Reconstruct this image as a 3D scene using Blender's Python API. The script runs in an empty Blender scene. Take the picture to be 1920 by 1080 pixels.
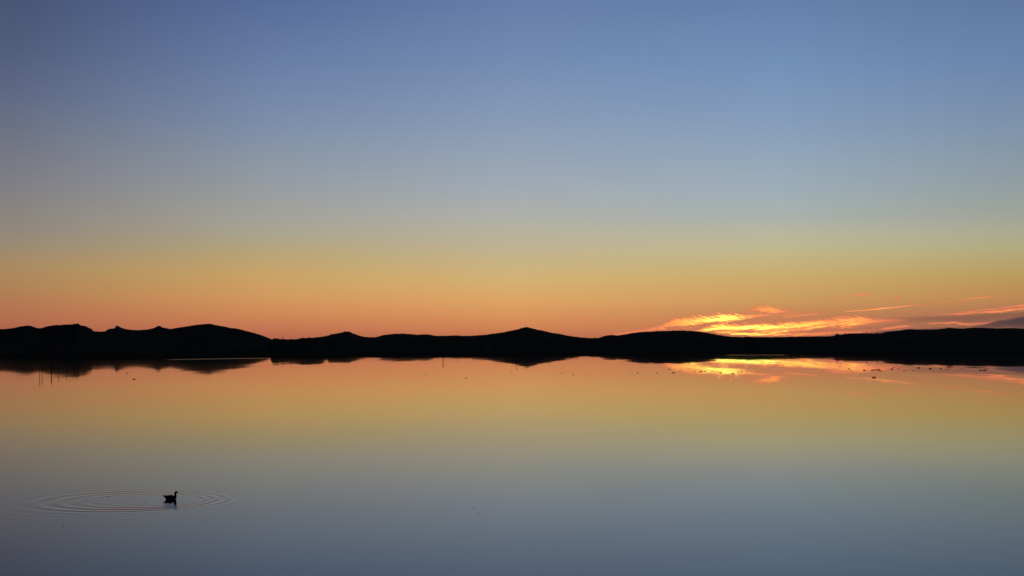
import bpy, bmesh, math, random
import numpy as np
from mathutils import Vector, Matrix

# ------------------------------------------------------------------ camera
scene = bpy.context.scene
R = math.radians
F = 2667.0                      # focal length in units of a 1920 px wide frame
HOR = 646.0                     # image row of the true horizon
CAM_H = 4.0
PITCH = math.atan((HOR - 540.0) / F)
cam_d = bpy.data.cameras.new('camera')
cam_d.sensor_width = 36.0
cam_d.lens = 36.0 * F / 1920.0
cam_d.clip_start = 0.5
cam_d.clip_end = 90000.0
cam = bpy.data.objects.new('camera', cam_d)
scene.collection.objects.link(cam)
cam.location = (0, 0, CAM_H)
cam.rotation_euler = (R(90) + PITCH, 0, 0)
scene.camera = cam
scene.render.resolution_x, scene.render.resolution_y = 1024, 576

vs = scene.view_settings
vs.view_transform = 'Standard'
vs.look = 'None'
vs.gamma = 1.0
vs.exposure = 0.0
vs.use_curve_mapping = False


def ray(X, Y):
    """world direction seen at photo pixel X, Y (used to survey the place)"""
    r, u = (X - 960.0), (540.0 - Y)
    return Vector((r, F * math.cos(PITCH) - u * math.sin(PITCH), F * math.sin(PITCH) + u * math.cos(PITCH))).normalized()


def ae(X, Y):
    d = ray(X, Y)
    return math.degrees(math.atan2(d.x, d.y)), math.degrees(math.asin(d.z))


def on_water(X, Y):
    d = ray(X, Y)
    t = -CAM_H / d.z
    return Vector((d.x * t, d.y * t, 0.0))


def lin(c):
    c = np.array(c, float) / 255.0
    return tuple(np.where(c <= 0.04045, c / 12.92, ((c + 0.055) / 1.055) ** 2.4))


# ------------------------------------------------------------------ small node language
class N:
    def __init__(s, nt, sock):
        s.nt, s.s = nt, sock

    def _m(s, op, *args, clamp=False):
        n = s.nt.nodes.new('ShaderNodeMath')
        n.operation = op
        n.use_clamp = clamp
        for i, a in enumerate((s,) + args):
            if isinstance(a, N):
                s.nt.links.new(a.s, n.inputs[i])
            else:
                n.inputs[i].default_value = float(a)
        return N(s.nt, n.outputs[0])

    def __add__(s, o): return s._m('ADD', o)
    def __radd__(s, o): return s._m('ADD', o)
    def __sub__(s, o): return s._m('SUBTRACT', o)
    def __rsub__(s, o): return (s * -1.0) + o
    def __mul__(s, o): return s._m('MULTIPLY', o)
    def __rmul__(s, o): return s._m('MULTIPLY', o)
    def __truediv__(s, o): return s._m('DIVIDE', o)
    def abs(s): return s._m('ABSOLUTE')
    def max(s, o): return s._m('MAXIMUM', o)
    def min(s, o): return s._m('MINIMUM', o)
    def pow(s, o): return s._m('POWER', o)

    def map(s, a, b, c=0.0, d=1.0, kind='LINEAR'):
        n = s.nt.nodes.new('ShaderNodeMapRange')
        n.interpolation_type = kind
        n.clamp = True
        s.nt.links.new(s.s, n.inputs['Value'])
        for k, v in (('From Min', a), ('From Max', b), ('To Min', c), ('To Max', d)):
            n.inputs[k].default_value = v
        return N(s.nt, n.outputs['Result'])

    def curve(s, pts, t0, t1, scale):
        """piecewise curve through (t, value) points"""
        n = s.nt.nodes.new('ShaderNodeFloatCurve')
        t = (s - t0) * (1.0 / (t1 - t0))
        s.nt.links.new(t.s, n.inputs['Value'])
        m = n.mapping
        m.use_clip = False
        cv = m.curves[0]
        P = sorted(((x - t0) / (t1 - t0), y / scale) for x, y in pts)
        if P[0][0] > 0.001:
            P = [(0.0, P[0][1])] + P
        if P[-1][0] < 0.999:
            P = P + [(1.0, P[-1][1])]
        cv.points[0].location = P[0]
        cv.points[1].location = P[-1]
        for p in P[1:-1]:
            cv.points.new(*p)
        for p in cv.points:
            p.handle_type = 'VECTOR'
        m.update()
        return N(s.nt, n.outputs[0]) * scale


def combine(nt, x, y, z=0.0):
    n = nt.nodes.new('ShaderNodeCombineXYZ')
    for i, a in enumerate((x, y, z)):
        if isinstance(a, N):
            nt.links.new(a.s, n.inputs[i])
        else:
            n.inputs[i].default_value = a
    return n.outputs[0]


def noise(nt, vec, scale, detail=2.0, rough=0.5, dims='3D', dist=0.0):
    n = nt.nodes.new('ShaderNodeTexNoise')
    n.noise_dimensions = dims
    nt.links.new(vec, n.inputs['Vector'])
    n.inputs['Scale'].default_value = scale
    n.inputs['Detail'].default_value = detail
    n.inputs['Roughness'].default_value = rough
    n.inputs['Distortion'].default_value = dist
    return n


def ramp(nt, fac, stops):
    n = nt.nodes.new('ShaderNodeValToRGB')
    nt.links.new(fac.s, n.inputs[0])
    el = n.color_ramp.elements
    stops = sorted(stops, key=lambda q: q[0])
    el[0].position = stops[0][0]
    el[0].color = (*lin(stops[0][1]), 1)
    el[1].position = stops[-1][0]
    el[1].color = (*lin(stops[-1][1]), 1)
    for p, c in stops[1:-1]:
        e = el.new(p)
        e.color = (*lin(c), 1)
    return n.outputs['Color']


def mix(nt, fac, a, b, mode='MIX'):
    n = nt.nodes.new('ShaderNodeMix')
    n.data_type = 'RGBA'
    n.blend_type = mode
    n.clamp_factor = True
    if isinstance(fac, N):
        nt.links.new(fac.s, n.inputs[0])
    else:
        n.inputs[0].default_value = fac
    for k, v in ((6, a), (7, b)):
        if isinstance(v, tuple):
            n.inputs[k].default_value = (*v, 1)
        else:
            nt.links.new(v, n.inputs[k])
    return n.outputs[2]


# ------------------------------------------------------------------ sky: dusk gradient and afterglow cirrus
world = bpy.data.worlds.new('World')
scene.world = world
world.use_nodes = True
nt = world.node_tree
nt.nodes.clear()
tc = nt.nodes.new('ShaderNodeTexCoord')
sep = nt.nodes.new('ShaderNodeSeparateXYZ')
nt.links.new(tc.outputs['Generated'], sep.inputs[0])
dx, dy, dz = (N(nt, sep.outputs[i]) for i in range(3))
az = dx._m('ARCTAN2', dy) * (180 / math.pi)
el = dz._m('ARCSINE') * (180 / math.pi)

# wide gradient, measured on five bearings from south-west to north-west
COLS = {
    20: [(0, (72, 85, 116)), (90, (81, 94, 124)), (172, (94, 105, 132)), (230, (106, 113, 133)), (287, (118, 120, 132)), (345, (128, 127, 133)),
         (400, (139, 133, 129)), (430, (146, 136, 123)), (459, (155, 139, 116)), (500, (171, 140, 98)), (540, (178, 132, 87)), (575, (184, 121, 83)), (605, (184, 110, 79)), (630, (175, 100, 75))],
    500: [(0, (86, 108, 155)), (115, (104, 126, 165)), (230, (124, 142, 170)), (287, (138, 150, 167)), (344, (150, 156, 162)),
          (402, (163, 162, 155)), (440, (173, 165, 142)), (470, (184, 165, 122)), (517, (204, 165, 103)), (560, (214, 154, 94)), (590, (212, 138, 88)), (620, (205, 120, 84)), (640, (195, 110, 80))],
    960: [(0, (101, 125, 169)), (115, (116, 140, 178)), (206, (132, 153, 182)), (290, (149, 164, 183)), (356, (164, 172, 180)), (410, (177, 178, 168)),
          (456, (191, 180, 151)), (490, (202, 180, 134)), (526, (215, 179, 116)), (565, (226, 167, 101)), (606, (222, 142, 89)), (635, (209, 123, 83))],
    1460: [(0, (102, 128, 172)), (115, (115, 144, 185)), (230, (134, 158, 187)), (300, (148, 168, 187)), (360, (160, 175, 183)), (402, (170, 178, 174)), (435, (184, 183, 160)),
           (465, (194, 185, 144)), (517, (204, 174, 109)), (560, (210, 159, 96)), (590, (205, 138, 89)), (630, (202, 120, 84))],
    1900: [(0, (96, 121, 160)), (115, (108, 134, 173)), (230, (125, 147, 172)), (300, (138, 155, 168)), (360, (149, 160, 160)), (402, (161, 165, 154)), (435, (172, 171, 147)),
           (465, (180, 171, 128)), (517, (189, 157, 95)), (560, (192, 138, 85)), (590, (176, 116, 82)), (630, (150, 95, 80))],
}
E0, E1 = -3.0, 27.0
elt = (el - E0) * (1.0 / (E1 - E0))
outs = []
for X, st in COLS.items():
    stops = [((ae(X, y)[1] - E0) / (E1 - E0), c) for y, c in st]
    top = np.array(st[0][1], float)
    stops += [((19.0 - E0) / (E1 - E0), tuple(top * 0.86)), ((27.0 - E0) / (E1 - E0), tuple(top * 0.70))]
    stops += [((0.0 - E0) / (E1 - E0), tuple(np.array(st[-1][1]) * 0.97)), ((-0.3 - E0) / (E1 - E0), (60, 40, 35)), (0.0, (16, 14, 16))]
    outs.append((ae(X, 400)[0], ramp(nt, elt, stops)))
sky = outs[0][1]
for (a0, _), (a1, c1) in zip(outs, outs[1:]):
    sky = mix(nt, az.map(a0, a1), sky, c1)
# the far side of the sky has already gone dark
dim = az.abs().map(19.5, 75.0, 1.0, 0.16, 'SMOOTHSTEP') * el.map(27.0, 80.0, 1.0, 0.35, 'SMOOTHSTEP')
dimn = nt.nodes.new('ShaderNodeVectorMath')
dimn.operation = 'SCALE'
nt.links.new(sky, dimn.inputs[0])
nt.links.new(dim.s, dimn.inputs['Scale'])
sky = dimn.outputs[0]

# cirrus lit from below the horizon
A0, A1 = ae(1100, 620)[0], ae(2000, 620)[0]
PXD = math.degrees(1 / F)
warp = noise(nt, combine(nt, az * 2.2, el * 6.0, 3.3), 1.0, 3.0, 0.55)
wv = N(nt, warp.outputs['Fac']) - 0.5
elw = el + wv * 0.07
nA = N(nt, noise(nt, combine(nt, az * 0.8, (elw - az * 0.13) * 14.0, 0.0), 1.0, 4.0, 0.55).outputs['Fac'])
nB = N(nt, noise(nt, combine(nt, az * 1.3 + 9.0, (elw + az * 0.38) * 19.0, 5.0), 1.0, 4.0, 0.6).outputs['Fac'])
nC = N(nt, noise(nt, combine(nt, az * 3.0, (elw + az * 0.2) * 26.0, 8.0), 1.0, 3.0, 0.6).outputs['Fac'])
nF = (nA * 0.40 + nB * 0.85 + nC * 0.30) - 0.76


nL = (nA * 1.0 + nC * 0.5) - 0.75


def band(pts, rag=1.0, soft=0.8):
    c = az.curve([(ae(p[0], p[1])[0], ae(p[0], p[1])[1]) for p in pts], A0, A1, 4.0)
    up = az.curve([(ae(p[0], p[1])[0], p[2] * PXD) for p in pts], A0, A1, 0.6)
    dn = az.curve([(ae(p[0], p[1])[0], p[3] * PXD) for p in pts], A0, A1, 0.6)
    I = az.curve([(ae(p[0], p[1])[0], p[4]) for p in pts], A0, A1, 1.0)
    e = elw - c
    d = (e / up).max(e * -1.0 / dn)
    n = nL + (nF - nL) * e.map(-0.03, 0.03)
    m = (1.15 - d) + n * (2.6 * rag)
    return m.map(0.0, soft, 0, 1, 'SMOOTHSTEP') * I


bright = [
    band([(1115, 629, 1, 1, 0), (1135, 628, 2, 3, .25), (1160, 626, 3, 3, .42), (1210, 620, 4, 5, .50), (1230, 616, 5, 6, .58), (1260, 607, 10, 8, .66), (1300, 602, 11, 11, .82), (1330, 600, 11, 10, .98), (1355, 598, 12, 10, 1),
          (1380, 595, 9, 9, 1), (1400, 594, 5, 4, .84), (1420, 591.5, 3, 3, .62), (1440, 591, 2.5, 2.5, .5), (1500, 588, 1.5, 1.5, .40), (1560, 584, 1, 1, .2), (1590, 582, 1, 1, 0)], 1.15, 1.0),
    band([(1290, 622, 1, 1, 0), (1312, 619, 3, 4, .8), (1340, 613, 8, 10, 1), (1380, 615, 10, 13, 1.0), (1430, 615, 12, 15, 1), (1480, 612, 11, 17, .88), (1540, 606, 9, 17, .76), (1580, 602, 11, 17, .76),
          (1620, 601, 11, 14, .68), (1650, 602, 7, 9, .52), (1690, 600, 3, 4, .25), (1720, 600, 1, 1, 0)], 0.8, 1.1),
    band([(1390, 588, 1, 1, 0), (1402, 585, 4, 4, .45), (1418, 582, 7, 6, .58), (1434, 580, 8, 8, .66), (1452, 583, 5, 6, .62), (1470, 585, 3, 3, .45), (1482, 582, 4, 3, .3), (1492, 583, 1, 1, 0)], 2.1, 1.1),
    band([(1190, 626, 2, 2, 0), (1240, 620, 6, 8, .22), (1300, 611, 9, 10, .27), (1360, 606, 9, 8, .27), (1420, 601, 7, 8, .24), (1500, 597, 5, 8, .16), (1560, 594, 3, 4, 0)], 1.0, 1.6),
    band([(1325, 619, 1, 2, 0), (1345, 622, 3, 5, .8), (1375, 625, 5, 5, .95), (1420, 627, 5, 5, .95), (1450, 627, 5, 5, .82), (1490, 627, 5, 5, .6), (1520, 626, 5, 5, .52), (1600, 623, 5, 5, .46), (1640, 620, 3, 4, .3), (1665, 618, 1, 1, 0)], 0.8, 1.1),
    band([(1460, 597, .7, .7, 0), (1472, 594.5, 1, 1, .55), (1530, 588.5, 1, 1, .5), (1545, 587, .7, .7, 0)], 0.5),
    band([(1575, 585.5, .7, .7, 0), (1590, 584, 1.2, 1.2, .62), (1650, 579, 1.6, 1.6, .72), (1700, 574, 1.2, 1.2, .58), (1735, 570, .8, .8, .3), (1752, 569, .6, .6, .12), (1770, 567.5, 1, 1, .4),
          (1800, 563, 1, 1, .35), (1840, 558, 1.2, 1.2, .5), (1880, 553.5, .9, .9, .3), (1895, 552, .6, .6, 0)], 0.35),
    band([(1528, 559.5, .6, .6, 0), (1548, 558.5, .9, .9, .25), (1578, 556.5, .8, .8, .12), (1590, 555.5, 1.2, 1.2, .5), (1606, 552.8, 1.6, 1.6, .6), (1640, 551, .9, .9, .3), (1652, 550.5, .6, .6, 0)], 0.35),
    band([(1668, 563.5, .8, .8, 0), (1677, 562.5, 2, 2, .35), (1685, 558.5, 2.8, 2.8, .5), (1692, 557, 1, 1, 0)], 0.6),
    band([(1775, 589, .8, .8, 0), (1800, 585.5, 1.5, 1.5, .3), (1830, 582.5, 2, 2, .42), (1870, 578.5, 2, 2, .46), (1895, 575, 2.2, 2.2, .42), (1920, 572.5, 2.5, 2.5, .42), (2000, 565, 4, 4, .4)], 0.6, 1.1),
    band([(1735, 592, 1, 1, 0), (1765, 589.5, 1.5, 1.5, .38), (1800, 588.5, 2.5, 3, .48), (1835, 586, 3, 3, .50), (1875, 584, 3, 3.5, .54), (1895, 581, 3.5, 3.5, .52), (1920, 579, 3, 4, .42), (2000, 572, 4, 4, .4)], 0.8, 1.1),
    band([(1645, 618, 1, 1, 0), (1658, 616, 2, 3, .45), (1700, 611.5, 2, 3, .48), (1716, 610, 1, 1, 0), (1735, 607, 1, 1, 0), (1745, 606.5, 1.2, 1.2, .5), (1790, 605, 2, 2, .5), (1812, 608, 2, 3, .38),
          (1850, 606, 2, 2, .32), (1872, 601, 1, 1, 0)], 0.6),
]
dark = [
    (band([(1630, 600, 2, 2, 0), (1680, 600, 6, 8, .35), (1740, 597, 6, 9, .55), (1800, 597, 8, 14, .62), (1860, 592, 8, 16, .62), (1920, 588, 7, 16, .62), (2000, 580, 7, 16, .6)], 0.4, 1.2), (122, 84, 74)),
    (band([(1560, 626, 1, 2, 0), (1600, 623, 2, 6, .45), (1660, 622, 3, 6, .65), (1740, 617, 3, 6, .5), (1800, 614, 3, 6, .4), (1830, 610, 2, 6, .2), (1860, 610, 1, 1, 0)], 0.5, 1.0), (98, 68, 70)),
    (band([(1800, 621, 2, 2, 0), (1835, 612, 3, 8, .55), (1870, 605, 5, 14, .8), (1920, 600, 8, 18, .92), (2000, 592, 12, 24, .9)], 0.35, 0.9), (72, 60, 67)),
]
base = sky
for m, col in dark:
    base = mix(nt, m, base, lin(col))
heat = bright[0]
for b in bright[1:]:
    heat = heat.max(b)
inner = (nA * 1.1 + nC * 0.5 - 0.8) * 0.62
heat2 = heat * (inner + 0.93)
fire = ramp(nt, heat2, [(0.0, (204, 118, 86)), (.30, (222, 124, 88)), (.50, (248, 140, 86)), (.68, (255, 166, 86)), (.82, (255, 205, 92)), (.95, (255, 244, 108)), (1.0, (255, 252, 120))])
# the thickest cirrus is brighter than the exposure can hold
hot = nt.nodes.new('ShaderNodeVectorMath')
hot.operation = 'SCALE'
nt.links.new(fire, hot.inputs[0])
nt.links.new((heat2 * heat2 * 0.5 + 1.0).s, hot.inputs['Scale'])
base = mix(nt, (heat * 2.3).min(1.0), base, hot.outputs[0])
bg = nt.nodes.new('ShaderNodeBackground')
nt.links.new(base, bg.inputs['Color'])
bg.inputs['Strength'].default_value = 1.0
wo = nt.nodes.new('ShaderNodeOutputWorld')
nt.links.new(bg.outputs[0], wo.inputs['Surface'])

# the sun has set: it stands just under the horizon behind the glowing clouds
sun_az, sun_el = R(ae(1400, 620)[0]), R(-1.5)
sd = bpy.data.lights.new('sun', 'SUN')
sd.energy = 0.5
sd.angle = R(0.53)
sd.color = (1.0, 0.62, 0.35)
sun = bpy.data.objects.new('sun', sd)
scene.collection.objects.link(sun)
sv = Vector((math.sin(sun_az) * math.cos(sun_el), math.cos(sun_az) * math.cos(sun_el), math.sin(sun_el)))
sun.rotation_euler = sv.to_track_quat('Z', 'Y').to_euler()


# ------------------------------------------------------------------ helpers
def link(o):
    scene.collection.objects.link(o)
    return o


def tag(o, label=None, cat=None, group=None, kind=None):
    for k, v in (('label', label), ('category', cat), ('group', group), ('kind', kind)):
        if v:
            o[k] = v
    return o


def mesh_obj(name, verts, faces, mat, parent=None, smooth=True):
    me = bpy.data.meshes.new(name)
    me.from_pydata([tuple(v) for v in verts], [], faces)
    me.materials.append(mat)
    if smooth:
        me.polygons.foreach_set('use_smooth', [True] * len(me.polygons))
    me.update()
    o = link(bpy.data.objects.new(name, me))
    o.parent = parent
    return o


def grid_obj(name, P, mat, smooth=True):
    """P: (rows, cols, 3) array -> one sheet"""
    r, c, _ = P.shape
    me = bpy.data.meshes.new(name)
    me.vertices.add(r * c)
    me.vertices.foreach_set('co', P.reshape(-1).astype(np.float32))
    i = np.arange(r * c).reshape(r, c)
    q = np.stack([i[:-1, :-1], i[:-1, 1:], i[1:, 1:], i[1:, :-1]], -1).reshape(-1, 4)
    me.loops.add(q.size)
    me.loops.foreach_set('vertex_index', q.reshape(-1).astype(np.int32))
    me.polygons.add(len(q))
    me.polygons.foreach_set('loop_start', (np.arange(len(q)) * 4).astype(np.int32))
    me.polygons.foreach_set('loop_total', np.full(len(q), 4, np.int32))
    me.polygons.foreach_set('use_smooth', np.full(len(q), smooth))
    me.materials.append(mat)
    me.update(calc_edges=True)
    me.validate()
    return link(bpy.data.objects.new(name, me))


def material(name, col, rough=0.9, var=0.3, scale=1.0, spec=0.2):
    m = bpy.data.materials.new(name)
    m.use_nodes = True
    t = m.node_tree
    b = t.nodes['Principled BSDF']
    tcn = t.nodes.new('ShaderNodeTexCoord')
    n = noise(t, tcn.outputs['Object'], scale, 4.0, 0.6)
    c = np.array(col, float)
    o = mix(t, N(t, n.outputs['Fac']).map(.3, .7), tuple(c * (1 - var)), tuple(c * (1 + var)))
    t.links.new(o, b.inputs['Base Color'])
    b.inputs['Roughness'].default_value = rough
    b.inputs['Specular IOR Level'].default_value = spec
    return m


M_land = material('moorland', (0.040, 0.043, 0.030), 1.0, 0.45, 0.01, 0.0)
M_bed = material('lake_bed', (0.05, 0.045, 0.035), 1.0, 0.3, 0.02, 0.0)
M_wood = material('weathered_wood', (0.06, 0.045, 0.035), 0.9, 0.3, 3.0)
M_leaf = material('dark_leaves', (0.035, 0.05, 0.02), 0.9, 0.4, 1.0, 0.1)
M_plum = material('dark_plumage', (0.035, 0.033, 0.036), 0.75, 0.35, 25.0)
M_wing = material('wing_plumage', (0.026, 0.025, 0.028), 0.75, 0.35, 30.0)
M_bill = material('bill_horn', (0.05, 0.03, 0.015), 0.45, 0.2, 20.0)
M_eye = material('eye_black', (0.01, 0.01, 0.01), 0.15, 0.1, 5.0, 0.5)
M_metal = material('galvanised_metal', (0.12, 0.12, 0.125), 0.6, 0.2, 2.0)
M_white = material('whitewash', (0.75, 0.72, 0.66), 0.9, 0.08, 0.6)


# ------------------------------------------------------------------ terrain (hills around the lake)
rng = np.random.default_rng(7)


def fbm1(x, seed, octs=5, base=1.0, gain=0.55):
    r = np.random.default_rng(seed)
    y = np.zeros_like(x)
    a = 1.0
    fr = base
    for _ in range(octs):
        tab = r.uniform(-1, 1, 4096)
        t = x * fr + 1000.0
        i = np.floor(t).astype(int)
        f = t - i
        f = f * f * (3 - 2 * f)
        y += a * (tab[i % 4096] * (1 - f) + tab[(i + 1) % 4096] * f)
        a *= gain
        fr *= 2.03
    return y


def fbm2(x, y, seed, octs=4, base=1.0, gain=0.5):
    r = np.random.default_rng(seed)
    out = np.zeros_like(x)
    a, fr = 1.0, base
    for _ in range(octs):
        tab = r.uniform(-1, 1, (256, 256))
        u, v = x * fr + 500, y * fr + 500
        i, j = np.floor(u).astype(int), np.floor(v).astype(int)
        fu, fv = u - i, v - j
        fu, fv = fu * fu * (3 - 2 * fu), fv * fv * (3 - 2 * fv)
        i, j, i1, j1 = i % 256, j % 256, (i + 1) % 256, (j + 1) % 256
        out += a * ((tab[i, j] * (1 - fu) + tab[i1, j] * fu) * (1 - fv) + (tab[i, j1] * (1 - fu) + tab[i1, j1] * fu) * fv)
        a *= gain
        fr *= 2.07
    return out


# bearing of each terrain column, written as the photo column it is seen at
Xc = np.concatenate([np.linspace(-2200, -120, 160, endpoint=False), np.arange(-120, 2040, 1.6), np.linspace(2041, 4100, 160)])
tanb = (Xc - 960) / F

SKY_L1 = [(-2200, 24), (-1400, 34), (-800, 22), (-400, 30), (-150, 26), (0, 29), (24, 31), (38, 34), (47, 35.5), (58, 35), (66, 32.5), (72, 30.5), (80, 31), (90, 34.5), (98, 35.5), (106, 37), (115, 36.8), (122, 37.6),
          (130, 37.8), (137, 38.2), (139, 39.6), (142, 38.6), (146, 40), (149, 38), (152, 36), (160, 35), (167, 31.5), (172, 29.5), (176, 25), (190, 24.6), (210, 22), (240, 14), (300, 4), (340, -10)]
SKY_L2 = [(150, -10), (180, 18), (190, 24.6), (198, 25), (201, 28), (206, 29.8), (215, 30.5), (217, 34.5), (219.5, 36.5), (222, 35), (228, 32), (236, 29.5), (245, 28), (262, 27.4), (278, 28.8), (288, 31),
          (294, 34.5), (298, 35.8), (301, 34.8), (304, 32.6), (312, 31.5), (320, 29.8), (340, 33), (355, 35.6), (375, 38.4), (385, 39.2), (394, 39.6), (400, 38), (408, 36.4), (420, 34.6), (430, 31.8), (442, 30.2),
          (455, 26.8), (470, 22.8), (485, 18.5), (497, 14.5), (510, 9), (530, 0), (560, -12)]
SKY_N = [(440, -14), (480, -6), (502, -8), (506, -2), (510, 10), (514, 12), (530, 10.5), (547, 10), (560, 10.6), (566, 12.2), (575, 12.6), (578, 13.6), (584, 13), (596, 12), (606, 9), (612, 4), (618, 8), (640, 9), (655, 5), (668, -8), (700, -14)]
SKY_F = [(420, -8), (480, 0), (540, 6), (575, 10), (592, 13), (606, 14.5), (616, 16.2), (622, 19), (628, 19.6), (633, 20.6), (640, 22.2), (646, 22.6), (651, 23.8), (656, 24), (661, 20.4), (672, 17.2), (680, 14.6), (690, 13.4), (704, 13.2), (712, 15.8), (720, 17.8),
         (735, 20), (750, 20.4), (770, 20), (783, 18.4), (798, 19.2), (806, 18.8), (815, 16.6), (830, 16.2), (850, 16.6), (870, 16), (890, 16.6), (910, 18), (925, 20.2), (945, 23), (958, 26), (970, 28),
         (977, 30.6), (986, 32.6), (992, 31.6), (1002, 29), (1015, 26), (1030, 22.6), (1050, 19.4), (1070, 15.4), (1090, 13), (1108, 12.2), (1122, 12.4), (1130, 15), (1140, 17.8), (1150, 18), (1158, 16.8),
         (1170, 18.8), (1190, 22.2), (1210, 23.8), (1230, 24.6), (1250, 25.4), (1266, 26), (1285, 25.6), (1305, 24.4), (1325, 21.6), (1345, 17.8), (1365, 14.8), (1385, 13.6), (1400, 13.8), (1440, 14), (1500, 14.8),
         (1555, 15.6), (1580, 18.4), (1592, 20.8), (1602, 20.4), (1625, 20.8), (1650, 21), (1665, 24), (1680, 25), (1695, 27.6), (1706, 28.4), (1730, 27.6), (1755, 28), (1772, 30.2), (1780, 31.2), (1790, 30.2),
         (1806, 29.6), (1822, 31), (1845, 31), (1870, 29.8), (1900, 30.6), (1930, 29), (2000, 31), (2300, 26), (2800, 34), (3400, 24), (4100, 30)]
SKY_P = [(-2200, 5), (400, 4), (600, 6.5), (760, 8), (880, 9), (1000, 9.5), (1100, 8.6), (1250, 9.6), (1300, 10.5), (1335, 12.6), (1365, 13.8), (1400, 13.9), (1435, 13.6), (1470, 12), (1500, 10.5), (1600, 10.5), (1900, 11), (4100, 10)]
LAYERS = [  # skyline heights, distance, front depth, back depth, small relief
    (SKY_L1, 1030, 430, 700, 0.35, 11), (SKY_L2, 1400, 560, 900, 0.3, 12), (SKY_N, 840, 190, 260, 0.6, 13),
    (SKY_F, 2050, 900, 1500, 0.35, 14), (SKY_P, 1500, 750, 900, 0.5, 15)]
shore_X = [-2200, -600, 0, 200, 308, 492, 700, 830, 1000, 1200, 1360, 1475, 1700, 1930, 2600, 4100]
shore_D = [330, 350, 376, 380, 386, 430, 446, 457, 472, 505, 556, 562, 560, 545, 500, 430]
SH = np.interp(Xc, shore_X, shore_D) + fbm1(Xc / 40.0, 31, 4) * 2.0

rads = np.concatenate([np.linspace(320, 640, 65, endpoint=False), np.linspace(640, 1500, 80, endpoint=False), np.linspace(1500, 3200, 90, endpoint=False), np.linspace(3200, 6500, 30)])


def bump(t):
    t = np.clip(np.abs(t), 0, 1)
    return (1 - t ** 1.6) ** 1.8


def land_height(Xp, y, shore):
    """Xp: bearing column(s), y: northing"""
    d = y - shore
    rise = np.where(d < 0, d * 0.02, 0.10 + 0.0016 * d)
    rise = np.where(d < 0, np.maximum(rise, -1.2), rise)
    z = np.minimum(rise, 2.2)
    for prof, D, wf, wb, rel, seed in LAYERS:
        xs, es = zip(*prof)
        e = np.interp(Xp, xs, es) + fbm1(Xp / 7.0, seed, 5, gain=0.6) * rel * 0.8
        H = CAM_H + e / F * D
        t = (y - D) / np.where(y < D, wf, wb)
        hh = H * bump(t) - 0.8 * (np.abs(t) >= 1)
        z = np.maximum(z, np.where(d > 25, hh, -9))
    return z


XX, YY = np.meshgrid(Xc, rads)
SS = np.broadcast_to(SH, XX.shape)
Z = land_height(XX, YY, SS)
wx = (XX - 960) / F * YY
rel = fbm2(wx / 60.0, YY / 60.0, 5, 4)
d = YY - SS
Z = Z + np.clip(d / 200.0, 0, 1) * rel * 0.35 * np.clip((YY - 400) / 600, 0.15, 1)
far = np.clip((YY - 5200) / 1200, 0, 1)
Z = Z * (1 - far) - 1.6 * far
Z = np.where(YY < SS - 60, -1.3, Z)
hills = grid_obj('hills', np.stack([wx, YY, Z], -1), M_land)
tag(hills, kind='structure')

ground = mesh_obj('ground', [(-40000, -8000, -1.6), (40000, -8000, -1.6), (40000, 60000, -1.6), (-40000, 60000, -1.6)], [(0, 1, 2, 3)], M_bed, smooth=False)
tag(ground, kind='structure')


def ground_z(X, y):
    return float(land_height(np.array([float(X)]), np.array([float(y)]), np.interp([float(X)], shore_X, shore_D))[0])


# ------------------------------------------------------------------ water: one sheet, with the real rings round the bird
bird_p = on_water(320, 936.5)
ax, ay, bb = on_water(308, 936.5).x, on_water(308, 938.0).y, 0.32


def ring_height(x, y):
    q, dyy = x - ax, y - ay
    r = (bb * q + np.sqrt(bb * bb * q * q + (1 - bb * bb) * (q * q + dyy * dyy))) / (1 - bb * bb)
    # wavelength grows outward
    phi = 2 * math.pi / 0.10 * np.log(0.22 + 0.10 * r)
    lam = 0.22 + 0.10 * r
    env = np.exp(-((r - 2.15) / 0.58) ** 2) + 0.50 * np.exp(-((r - 1.4) / 0.48) ** 2) + 0.09 * np.exp(-((r - 3.6) / 0.5) ** 2)
    ang = np.arctan2(dyy, q)
    mod = 0.9 + 0.2 * np.cos(ang + 0.9) + 0.16 * np.sin(3 * ang + 1.0) + 0.1 * np.sin(7 * ang + 2 * r)
    s = RING_SLOPE * lam / (2 * math.pi) * env * mod
    return s * np.sin(phi)


RING_SLOPE = 0.044
gx = np.concatenate([[-1500, -900, -500, -300, -150, -70, -40, -25, -18], np.arange(-14.6, -4.4, 0.03), [-3, 0, 5, 20, 60, 150, 300, 500, 900, 1500]])
gy = np.concatenate([[-60, -20, 0, 10, 20, 26], np.arange(31.0, 42.5, 0.03), [46, 55, 70, 100, 150, 220, 320, 450, 600, 800]])
GX, GY = np.meshgrid(gx, gy)
GZ = ring_height(GX, GY)
edge = np.clip(np.minimum.reduce([(GX + 14.6) / 0.8, (-4.4 - GX) / 0.8, (GY - 31) / 0.8, (42.4 - GY) / 0.8]), 0, 1)
GZ = GZ * edge

mw = bpy.data.materials.new('lake_water')
mw.use_nodes = True
t = mw.node_tree
b = t.nodes['Principled BSDF']
b.inputs['Base Color'].default_value = (0.006, 0.007, 0.009, 1)
b.inputs['IOR'].default_value = 1.26
geo = t.nodes.new('ShaderNodeNewGeometry')
sp = t.nodes.new('ShaderNodeSeparateXYZ')
t.links.new(geo.outputs['Position'], sp.inputs[0])
px, py = N(t, sp.outputs[0]), N(t, sp.outputs[1])
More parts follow.
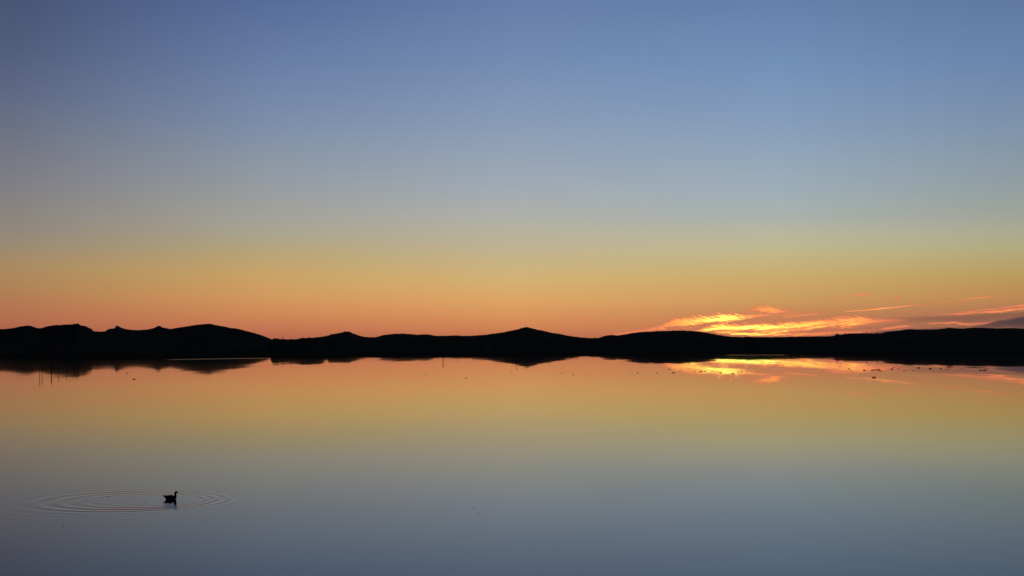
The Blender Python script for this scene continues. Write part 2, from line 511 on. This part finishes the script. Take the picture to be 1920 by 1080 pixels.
# long lazy undulations: slopes of a few ten-thousandths
n1 = noise(t, combine(t, px * 0.10, py * 0.022, 0.0), 1.0, 3.0, 0.55)
n2 = noise(t, combine(t, px * 0.45, py * 0.06, 7.0), 1.0, 2.0, 0.5)
va = t.nodes.new('ShaderNodeVectorMath'); va.operation = 'SUBTRACT'
t.links.new(n1.outputs['Color'], va.inputs[0]); va.inputs[1].default_value = (.5, .5, .5)
va2 = t.nodes.new('ShaderNodeVectorMath'); va2.operation = 'MULTIPLY'
t.links.new(va.outputs[0], va2.inputs[0]); va2.inputs[1].default_value = (0.0012, 0.0026, 0)
vb = t.nodes.new('ShaderNodeVectorMath'); vb.operation = 'SUBTRACT'
t.links.new(n2.outputs['Color'], vb.inputs[0]); vb.inputs[1].default_value = (.5, .5, .5)
vb2 = t.nodes.new('ShaderNodeVectorMath'); vb2.operation = 'MULTIPLY'
t.links.new(vb.outputs[0], vb2.inputs[0]); vb2.inputs[1].default_value = (0.0008, 0.0016, 0)
s1 = t.nodes.new('ShaderNodeVectorMath'); t.links.new(va2.outputs[0], s1.inputs[0]); t.links.new(vb2.outputs[0], s1.inputs[1])
s2 = t.nodes.new('ShaderNodeVectorMath'); t.links.new(geo.outputs['Normal'], s2.inputs[0]); t.links.new(s1.outputs[0], s2.inputs[1])
s3 = t.nodes.new('ShaderNodeVectorMath'); s3.operation = 'NORMALIZE'
t.links.new(s2.outputs[0], s3.inputs[0])
t.links.new(s3.outputs[0], b.inputs['Normal'])
# breeze: rougher towards the south-west, ruffled catspaws along the far shore
n3 = N(t, noise(t, combine(t, px * 0.012, py * 0.02, 2.0), 1.0, 3.0, 0.6).outputs['Fac'])
side = (px / py.max(1.0)).map(-0.36, 0.05, 0.027, 0.014)
rough = side * (n3 * 0.7 + 0.65)


def patch(x0, x1, y0a, y0b, half):
    """a ruffled strip of water from x0 to x1 whose northing runs y0a..y0b"""
    line = px.map(x0, x1, y0a, y0b)
    w = ((py - line).abs() * (1.0 / half)).map(0.5, 1.0, 1.0, 0.0, 'SMOOTHSTEP')
    m = (x1 - x0) * 0.12
    return w * px.map(x0, x0 + m, 0, 1, 'SMOOTHSTEP') * px.map(x1 - m, x1, 1, 0, 'SMOOTHSTEP')


pa, pb2 = on_water(306, 674.3), on_water(506, 671.4)
pc, pd = on_water(1355, 665.8), on_water(1478, 665.6)
n2f = N(t, noise(t, combine(t, px * 0.08, py * 0.3, 4.0), 1.0, 3.0, 0.7).outputs['Fac'])
strip = patch(pa.x, pb2.x, pa.y, pb2.y, 5.0) * px.map(pa.x, pa.x * 0.62, 1.0, 0.35) + patch(pc.x, pd.x, pc.y, pd.y, 6.0) * 0.5
rough = rough + strip * (n2f * 0.9) * 0.3
t.links.new(rough.s, b.inputs['Roughness'])
water = grid_obj('water', np.stack([GX, GY, GZ], -1), mw)
tag(water, kind='structure')


# ------------------------------------------------------------------ the swimming bird
def loft(rings, n=16, cap=True):
    """rings: (centre, right, up, ry, rz) -> verts, faces of one tube"""
    V, Fc = [], []
    for c, rt, up, ry, rz in rings:
        for k in range(n):
            a = 2 * math.pi * k / n
            V.append(Vector(c) + Vector(rt) * (math.cos(a) * ry) + Vector(up) * (math.sin(a) * rz))
    for i in range(len(rings) - 1):
        for k in range(n):
            k2 = (k + 1) % n
            Fc.append((i * n + k, i * n + k2, (i + 1) * n + k2, (i + 1) * n + k))
    if cap:
        Fc.append(tuple(range(n))[::-1])
        Fc.append(tuple((len(rings) - 1) * n + k for k in range(n)))
    return V, Fc


def spine(pts):
    """pts: (x, z, half width y, half depth) along a curve in the xz plane"""
    rings = []
    for i, (x, z, wy, wz) in enumerate(pts):
        a, c = pts[max(i - 1, 0)], pts[min(i + 1, len(pts) - 1)]
        tx, tz = c[0] - a[0], c[1] - a[1]
        L = math.hypot(tx, tz) or 1
        rings.append(((x, 0, z), (0, 1, 0), (-tz / L, 0, tx / L), wy, wz))
    return rings


def smooth_pts(pts, k=4):
    P = [np.array(p, float) for p in pts]
    out = []
    for i in range(len(P) - 1):
        p0, p1, p2, p3 = P[max(i - 1, 0)], P[i], P[i + 1], P[min(i + 2, len(P) - 1)]
        for j in range(k):
            s = j / k
            out.append(0.5 * (2 * p1 + (p2 - p0) * s + (2 * p0 - 5 * p1 + 4 * p2 - p3) * s * s + (3 * p1 - p0 - 3 * p2 + p3) * s ** 3))
    out.append(P[-1])
    return [tuple(p) for p in out]


def make_bird():
    root = link(bpy.data.objects.new('water_bird', None))
    body_pts = [(-.155, .060, .006, .006), (-.140, .056, .026, .018), (-.115, .045, .052, .036), (-.075, .030, .074, .056), (-.02, .022, .084, .066), (.035, .022, .080, .066),
                (.085, .032, .062, .056), (.110, .062, .046, .044), (.118, .098, .033, .033), (.120, .130, .028, .028), (.123, .160, .027, .028), (.130, .184, .029, .028), (.145, .193, .027, .024),
                (.160, .188, .018, .018), (.169, .184, .009, .010)]
    V, Fc = loft(spine(smooth_pts(body_pts, 4)), 20)
    mesh_obj('body', V, Fc, M_plum, root)
    # bill: slightly hooked wedge
    bp = [(.158, .187, .012, .013), (.175, .181, .010, .012), (.195, .173, .007, .010), (.212, .165, .004, .006), (.218, .160, .001, .0015)]
    V, Fc = loft(spine(bp), 10)
    mesh_obj('bill', V, Fc, M_bill, root)
    # tail: short fan
    V, Fc = loft(spine([(-.13, .058, .030, .008), (-.165, .066, .034, .006), (-.195, .076, .028, .004), (-.205, .080, .016, .002)]), 12)
    mesh_obj('tail', V, Fc, M_wing, root)
    for s in (-1, 1):
        # folded wing lies along the flank, primaries cross above the tail
        wp = [(.070, .055, .010, .020), (.045, .062, .020, .036), (.0, .068, .022, .042), (-.06, .074, .018, .034), (-.115, .083, .012, .022), (-.165, .094, .007, .012), (-.205, .104, .003, .005), (-.215, .107, .001, .001)]
        rings = spine(smooth_pts(wp, 3))
        ys = np.interp([r[0][0] for r in rings], [-.215, -.165, -.06, 0, .07], [.004, .018, .058, .066, .058])
        rings = [((c[0], s * y, c[2]), rt, up, ry, rz) for (c, rt, up, ry, rz), y in zip(rings, ys)]
        V, Fc = loft(rings, 12)
        mesh_obj('wing', V, Fc, M_wing, root)
        V, Fc = loft([((.146, s * (.024 + .003 * math.sin(a)), .195), (1, 0, 0), (0, 0, 1), .0042 * math.cos(a), .0042 * math.cos(a)) for a in np.linspace(-1.5, 1.5, 5)], 8)
        mesh_obj('eye', V, Fc, M_eye, root)
    root.location = (bird_p.x, bird_p.y, 0.0)
    tag(root, 'dark long-necked water bird swimming inside wide ripple rings', 'bird')
    return root


make_bird()


# ------------------------------------------------------------------ ducks resting far out on the lake
def duck_mesh(name, stretch=1.0, head=1.0):
    pts = [(-.21, .085, .004, .004), (-.18, .07, .03, .02), (-.12, .05, .07, .045), (-.03, .04, .095, .065), (.06, .04, .09, .06), (.12, .06, .055, .05), (.145, .10, .034, .034), (.155, .135, .032, .032), (.172, .155, .036, .032), (.195, .152, .022, .02),
           (.225, .143, .016, .008), (.245, .138, .012, .004)]
    pts = [(x * stretch, z * (head if z > .09 else 1), a, b) for x, z, a, b in pts]
    V, Fc = loft(spine(smooth_pts(pts, 2)), 10)
    me = bpy.data.meshes.new(name)
    me.from_pydata([tuple(v) for v in V], [], Fc)
    me.materials.append(M_plum)
    me.polygons.foreach_set('use_smooth', [True] * len(me.polygons))
    me.update()
    return me


duck_me = [duck_mesh('duck', 1.0, 1.0), duck_mesh('duck', 1.05, 0.62)]
rnd = random.Random(3)


def duck(X, Y, size, label, group=None, rot=None, v=None):
    o = link(bpy.data.objects.new('duck', duck_me[rnd.randrange(2) if v is None else v]))
    o.location = on_water(X, Y)
    o.rotation_euler.z = rnd.choice([0, math.pi]) + rnd.uniform(-.5, .5) if rot is None else rot
    o.scale = (size * 1.1, size * 1.1, size * .78)
    tag(o, label, 'duck', group)
    return o


flock = [(1575, 687.5, .8), (1592, 692, 1.3), (1596, 696, .8), (1621, 694.5, 1.5), (1651, 695.3, 1.2), (1639, 688, .6), (1657, 688.5, .6), (1672, 692.3, 1.6), (1676, 689, 1), (1681, 687, .8), (1685, 691.5, 1.1), (1688, 689, .8),
         (1696, 695, .9), (1713, 688, .6), (1714, 695, .9), (1723, 690, 1.7), (1744, 691.3, 2.0), (1764, 691.5, 1.5), (1775, 693.5, 1.1), (1780, 691.5, .8), (1803, 691.8, 1.1), (1818, 689, .9), (1827, 688.8, 1),
         (1831, 690.2, .8), (1840.5, 689.3, 1), (1839, 694.4, 1.6), (1846.5, 694.4, 1.8), (1851, 692, .9), (1881, 692, .8), (1894, 694.2, .8), (1888, 691, .6), (1665, 690.5, .6), (1753, 690.5, .5)]
own = {1839: 'left-hand bird of the close dark pair near the right end of the distant flock', 1846.5: 'right-hand bird of the close dark pair near the right end of the distant flock',
       1744: 'largest dark waterbird in the middle of the distant flock', 1672: 'dark waterbird leading the small cluster just right of the drifting log',
       1575: 'dark waterbird furthest left in the distant flock, on bright orange water', 1894: 'dark waterbird furthest right in the distant flock'}
for X, Y, s in flock:
    duck(X, Y, s * 0.72, own.get(X) or 'tiny dark waterbird in the loose flock resting below the right-hand ridge', 'flock of waterbirds on the right of the lake')
duck(1638, 708.3, 1.22, 'lone dark duck on the still water just below the flock and the drifting log', None, 0.15, 0)
glow = [(1255, 692.8, 1.1), (1263, 699, 1.3), (1292, 691, .6), (1303, 697.5, .8), (1314, 696.4, 1.4), (1322, 696.7, 1.0), (1351, 699.3, 1.2), (1374, 700, 1.1), (1383, 696, .7), (1391, 697.5, 1.0), (1185, 700, .6), (1196, 699.5, .9), (1231, 699.5, .9)]
for X, Y, s in glow:
    duck(X, Y, s * 0.72, 'tiny dark waterbird on the reflection of the glowing yellow cloud', 'waterbirds on the cloud reflection')
duck(238, 699.5, 0.75, 'tiny dark waterbird on orange water below the twin rocky tors, nearer the shore', None)
duck(251.5, 711.3, 0.85, 'tiny dark waterbird on orange water left of centre, farther from the shore', None)
mid = [(706, 684.5, .9), (798, 701.5, .8), (874, 708.5, .9), (959, 699.5, .8), (981, 691.5, .5), (1054, 700, .8), (1063, 697, .5), (1075, 703, .8), (1097, 705, .7), (1130, 697.5, .6), (701, 716, .4), (834, 709, .5)]
for X, Y, s in mid:
    duck(X, Y, s * 0.62, 'faint dark waterbird speck on the orange water under the central peak', 'scattered waterbirds under the central peak')


# drifting log with its snapped branches
def log_obj():
    root = link(bpy.data.objects.new('drifting_log', None))
    p = on_water(1641, 693.6)
    root.location = p
    k = p.y / F
    L = 17 * k / 2
    pts = [(-L, .0, .05, .03), (-L * .8, .0, .09, .05), (-L * .3, .01, .12, .06), (L * .2, .0, .13, .06), (L * .7, .01, .16, .08), (L, .04, .09, .05), (L * 1.03, .05, .02, .02)]
    V, Fc = loft(spine(smooth_pts(pts, 4)), 12)
    V = [v + Vector((0, .1 * math.sin(v.x * 3), .015 * math.sin(v.x * 9 + v.y * 20))) for v in V]
    mesh_obj('trunk', V, Fc, M_wood, root)
    for x, h, tilt in ((L * .75, .16, .5), (L * .9, .11, -.3), (-L * .4, .08, .8)):
        V, Fc = loft([((x + tilt * h * s, 0, .05 + h * s), (1, 0, 0), (0, 1, 0), .025 * (1 - .7 * s), .025 * (1 - .7 * s)) for s in np.linspace(0, 1, 4)], 8)
        mesh_obj('branch_stub', V, Fc, M_wood, root)
    tag(root, 'long low dark log drifting at the left end of the flock', 'log')


log_obj()

# small twigs and leaves adrift in the foreground
def twig(X, Y, size, label):
    r = random.Random(int(X))
    V, Fc = loft([((x * size, .04 * size * math.sin(4 * x), .006 + .012 * abs(x)), (0, 1, 0), (0, 0, 1), .05 * size * (1 - abs(x) * 1.6), .02 * size * (1 - abs(x) * 1.4)) for x in np.linspace(-.5, .5, 7)], 8)
    for sgn in (1, -1):
        n0 = len(V)
        v2, f2 = loft([((sgn * .1 * size + q * .25 * size, sgn * q * .3 * size, .01 + q * .05 * size), (0, 1, 0), (0, 0, 1), .02 * size * (1 - q * .8), .02 * size * (1 - q * .8)) for q in (0, .5, 1)], 6)
        V += v2
        Fc += [tuple(i + n0 for i in f) for f in f2]
    o = mesh_obj('floating_twig', V, Fc, M_wood)
    o.location = on_water(X, Y)
    o.rotation_euler.z = r.uniform(0, 3.1)
    tag(o, label, 'twig')


twig(330, 832.5, .11, 'small dark twig adrift above the ripple rings, left part of the lake')
twig(563, 850, .10, 'larger left-hand dark twig of the pair adrift left of centre')
twig(588, 851, .07, 'smaller right-hand dark twig of the pair adrift left of centre')
twig(888, 951.5, .085, 'dark speck of twig adrift near the bottom centre, left of its pair')
twig(897, 962, .085, 'dark speck of twig adrift near the bottom centre, right of its pair')
twig(1446, 852, .10, 'dark speck of twig adrift on grey-green water, middle of the right half')
twig(1715, 879, .11, 'dark speck of twig adrift lowest on the right side of the lake')
twig(1912, 847.5, .13, 'dark speck of twig adrift by the right edge of the photo')
twig(203, 931, .10, 'small dark twig floating inside the ripple rings, left of the bird')
twig(274, 942.5, .09, 'darkest small twig floating just behind the swimming bird')
twig(1073, 798, .12, 'faint dark twig adrift on yellow water right of centre')


def feather(X, Y):
    p = on_water(X, Y)
    V, Fc = loft([((x * .045, .008 * math.sin(2.5 * x), .004 + .02 * x * x), (0, 1, 0), (0, 0, 1), .010 * (1 - abs(2 * x - .15) ** 2 * .8 + .02), .003) for x in np.linspace(-.5, .5, 8)], 8)
    o = mesh_obj('feather', V, Fc, M_white)
    o.location = p
    o.rotation_euler.z = .4
    tag(o, 'small white feather afloat below the ripple rings', 'feather')


feather(118, 987)

# ------------------------------------------------------------------ a bird on the wing
def flying():
    pos = Vector((0, 0, CAM_H)) + ray(1071, 533) * 700.0
    root = link(bpy.data.objects.new('flying_bird', None))
    V, Fc = loft(spine(smooth_pts([(-.26, .0, .03, .004), (-.16, .0, .05, .03), (-.02, 0, .075, .065), (.1, .01, .06, .055), (.17, .025, .04, .04), (.22, .03, .04, .036), (.255, .025, .018, .014), (.29, .018, .004, .004)], 3)), 12)
    mesh_obj('body', V, Fc, M_plum, root)
    for s in (-1, 1):
        prof = [(0.05, .05, 0), (0.25, .075, .10), (0.42, .06, .12), (0.62, .04, .06), (.70, .006, .02)]
        rings = [((.03 - .12 * max(0, yy - .3), s * yy, zz + .03), (1, 0, 0), (0, 0, 1), w * 1.3, .012 * (1 - yy)) for yy, w, zz in smooth_pts(prof, 3)]
        V, Fc = loft(rings, 10)
        mesh_obj('wing', V, Fc, M_wing, root)
    root.location = pos
    root.rotation_euler.z = .5
    tag(root, 'single dark bird flying high in the orange sky above the hills', 'bird')


flying()


# ------------------------------------------------------------------ poles, masts, wall, lamp, bushes on the shore
def tube(x, y, r0, r1, z0, z1, n=10):
    return loft([((x, y, z), (1, 0, 0), (0, 1, 0), r, r) for z, r in ((z0, r0), ((z0 + z1) / 2, (r0 + r1) / 2), (z1, r1))], n)


def box(x0, x1, y0, y1, z0, z1):
    V = [Vector((x, y, z)) for x in (x0, x1) for y in (y0, y1) for z in (z0, z1)]
    return V, [(0, 1, 3, 2), (4, 6, 7, 5), (0, 4, 5, 1), (2, 3, 7, 6), (0, 2, 6, 4), (1, 5, 7, 3)]


def pole(X, D, top, label, group, thick=0.14, arms=1):
    gz = ground_z(X, D)
    root = link(bpy.data.objects.new('utility_pole', None))
    root.location = ((X - 960) / F * D, D, gz)
    h = top - gz
    V, Fc = tube(0, 0, thick, thick * .65, -0.4, h)
    mesh_obj('pole', V, Fc, M_wood, root)
    for k in range(arms):
        z = h - .35 - .6 * k
        V, Fc = box(-.32, .32, -.06 - thick, -.0 - thick * .66, z - .06, z + .06)
        mesh_obj('crossarm', V, Fc, M_wood, root, False)
    tag(root, label, 'pole', group)


pole(76, 450, 8.9, 'left-hand pole of the close pair mirrored in the lake at far left', 'utility poles on the left shore', .12)
pole(80.5, 452, 8.5, 'right-hand pole of the close pair mirrored in the lake at far left', 'utility poles on the left shore', .12)
pole(98, 470, 8.9, 'thickest pole mirrored in the lake, next right of the close pair', 'utility poles on the left shore', .22)
pole(111.5, 490, 8.6, 'pole mirrored in the lake, between the thickest pole and the two shorter ones', 'utility poles on the left shore', .12)
pole(126, 520, 8.7, 'shorter pole mirrored in the lake, second from the right of the left-hand row', 'utility poles on the left shore', .12)
pole(139, 540, 8.6, 'shortest pole mirrored in the lake, right end of the left-hand row', 'utility poles on the left shore', .14)
pole(831, 700, 7.3, 'single pole mirrored in the lake left of the central peak', None, .22)
pole(969, 700, 8.7, 'single pole mirrored in front of the central peak', None, .13)
pole(514.5, 835, 7.9, 'leftmost small post on the dip of the skyline right of the broad hill', 'posts on the dip of the skyline', .14)
pole(521, 835, 8.0, 'second small post on the dip of the skyline right of the broad hill', 'posts on the dip of the skyline', .14)
pole(529.5, 835, 8.9, 'tallest post on the dip of the skyline right of the broad hill', 'posts on the dip of the skyline', .16)


def mast(X, D, top, label):
    gz = ground_z(X, D) - .3
    root = link(bpy.data.objects.new('mast', None))
    root.location = ((X - 960) / F * D, D, gz)
    h = top - gz
    V, Fc = tube(0, 0, .35, .22, 0, h)
    mesh_obj('pole', V, Fc, M_metal, root)
    V, Fc = box(-.9, .9, -.4, .4, h - 1.2, h - .7)
    mesh_obj('platform', V, Fc, M_metal, root, False)
    tag(root, label, 'mast')


mast(1624, 1780, 20.5, 'thin mast on the right-hand skyline, the left and taller of two')
mast(1644.5, 1780, 19.6, 'thin mast on the right-hand skyline, the right and lower of two')


def low_wall():
    X = 916
    D = next(q for q in range(560, 2400, 5) if ground_z(X, q) + .25 > CAM_H - 7.4 / F * q)
    w = 4.0 * D / F
    root = link(bpy.data.objects.new('low_wall', None))
    root.location = ((X - 960) / F * D, D, ground_z(X, D))
    zt = .6
    V, Fc = box(-w, w, -.2, .2, -.3, zt)
    mesh_obj('wall_face', V, Fc, M_white, root, False)
    V, Fc = box(-w - .07, w + .07, -.27, .27, zt + .003, zt + .1)
    mesh_obj('coping', V, Fc, M_metal, root, False)
    tag(root, 'short pale wall on the dark far bank, left of the central peak', 'wall')


low_wall()


def lamp():
    X, D = 578, 800
    root = link(bpy.data.objects.new('street_lamp', None))
    gz = ground_z(X, D)
    root.location = ((X - 960) / F * D, D, gz)
    zt = CAM_H + 5.0 / F * D - gz
    V, Fc = tube(0, 0, .09, .06, -.3, zt + .3)
    mesh_obj('post', V, Fc, M_metal, root)
    V, Fc = loft([((0, -.22, zt + z), (1, 0, 0), (0, 1, 0), r, r) for z, r in ((-.16, .05), (-.12, .15), (0, .19), (.1, .15), (.14, .04))], 12)
    ml = bpy.data.materials.new('lit_lamp')
    ml.use_nodes = True
    bb_ = ml.node_tree.nodes['Principled BSDF']
    bb_.inputs['Emission Color'].default_value = (1.0, 0.93, 0.8, 1)
    bb_.inputs['Emission Strength'].default_value = 3.0
    mesh_obj('lamp_globe', V, Fc, ml, root)
    tag(root, 'one small lit white lamp on the dark far bank', 'street lamp')


lamp()


def bush(X, D, wpx, hpx, skyline, label, seed):
    """clumped moorland bush on the skyline: many small leaf faces round a short stem"""
    r = random.Random(seed)
    k = D / F
    w, h = wpx * k / 2, hpx * k
    base = CAM_H + skyline * k - 1.2
    root = link(bpy.data.objects.new('bush', None))
    root.location = ((X - 960) / F * D, D - 25, base)
    V, Fc = tube(0, 0, .25, .12, -1.0, h * .7)
    mesh_obj('trunk', V, Fc, M_wood, root)
    V, Fc = [], []
    for i in range(1500):
        a, b_, q = r.uniform(0, 6.283), math.acos(r.uniform(-.3, 1)), r.random() ** .4
        lump = 1 + .22 * math.sin(3 * a + seed) * math.sin(2.5 * b_)
        c = Vector((math.cos(a) * math.sin(b_) * w * q * lump, math.sin(a) * math.sin(b_) * w * q, 1.0 + math.cos(b_) * h * q * lump))
        u = Vector((r.gauss(0, 1), r.gauss(0, 1), r.gauss(0, 1))).normalized() * r.uniform(.12, .3)
        v = u.orthogonal().normalized() * r.uniform(.1, .22)
        n0 = len(V)
        V += [c - u, c - v, c + u, c + v]
        Fc.append((n0, n0 + 1, n0 + 2, n0 + 3))
    mesh_obj('crown', V, Fc, M_leaf, root, False)
    tag(root, label, 'bush')


bush(1562, 2035, 9, 3.6, 16.8, 'rounded dark bush standing alone on the skyline under the orange cloud', 1)
bush(1577, 2035, 9, 2.2, 18.4, 'low dark bush at the foot of the rise, right of the rounded bush', 2)
bush(1393, 2035, 4, 1.2, 13.7, 'tiny dark bush on the low saddle under the brightest cloud', 3)
bush(651, 2035, 6, 1.0, 23.4, 'small bush crowning the little pointed hill left of centre', 4)

# thin evening air over the lake and the hills
hv = bpy.data.meshes.new('haze')
V, Fc = box(-9000, 9000, -300, 9000, -2.6, 62.0)
hv.from_pydata([tuple(v) for v in V], [], Fc)
bmh = bmesh.new(); bmh.from_mesh(hv); bmesh.ops.recalc_face_normals(bmh, faces=bmh.faces); bmh.to_mesh(hv); bmh.free()
mh = bpy.data.materials.new('evening_haze')
mh.use_nodes = True
mh.node_tree.nodes.clear()
pv = mh.node_tree.nodes.new('ShaderNodeVolumePrincipled')
pv.inputs['Color'].default_value = (0.80, 0.86, 1.0, 1)
pv.inputs['Density'].default_value = 0.000025
pv.inputs['Anisotropy'].default_value = 0.2
mo = mh.node_tree.nodes.new('ShaderNodeOutputMaterial')
mh.node_tree.links.new(pv.outputs[0], mo.inputs['Volume'])
hv.materials.append(mh)
tag(link(bpy.data.objects.new('haze', hv)), kind='stuff')
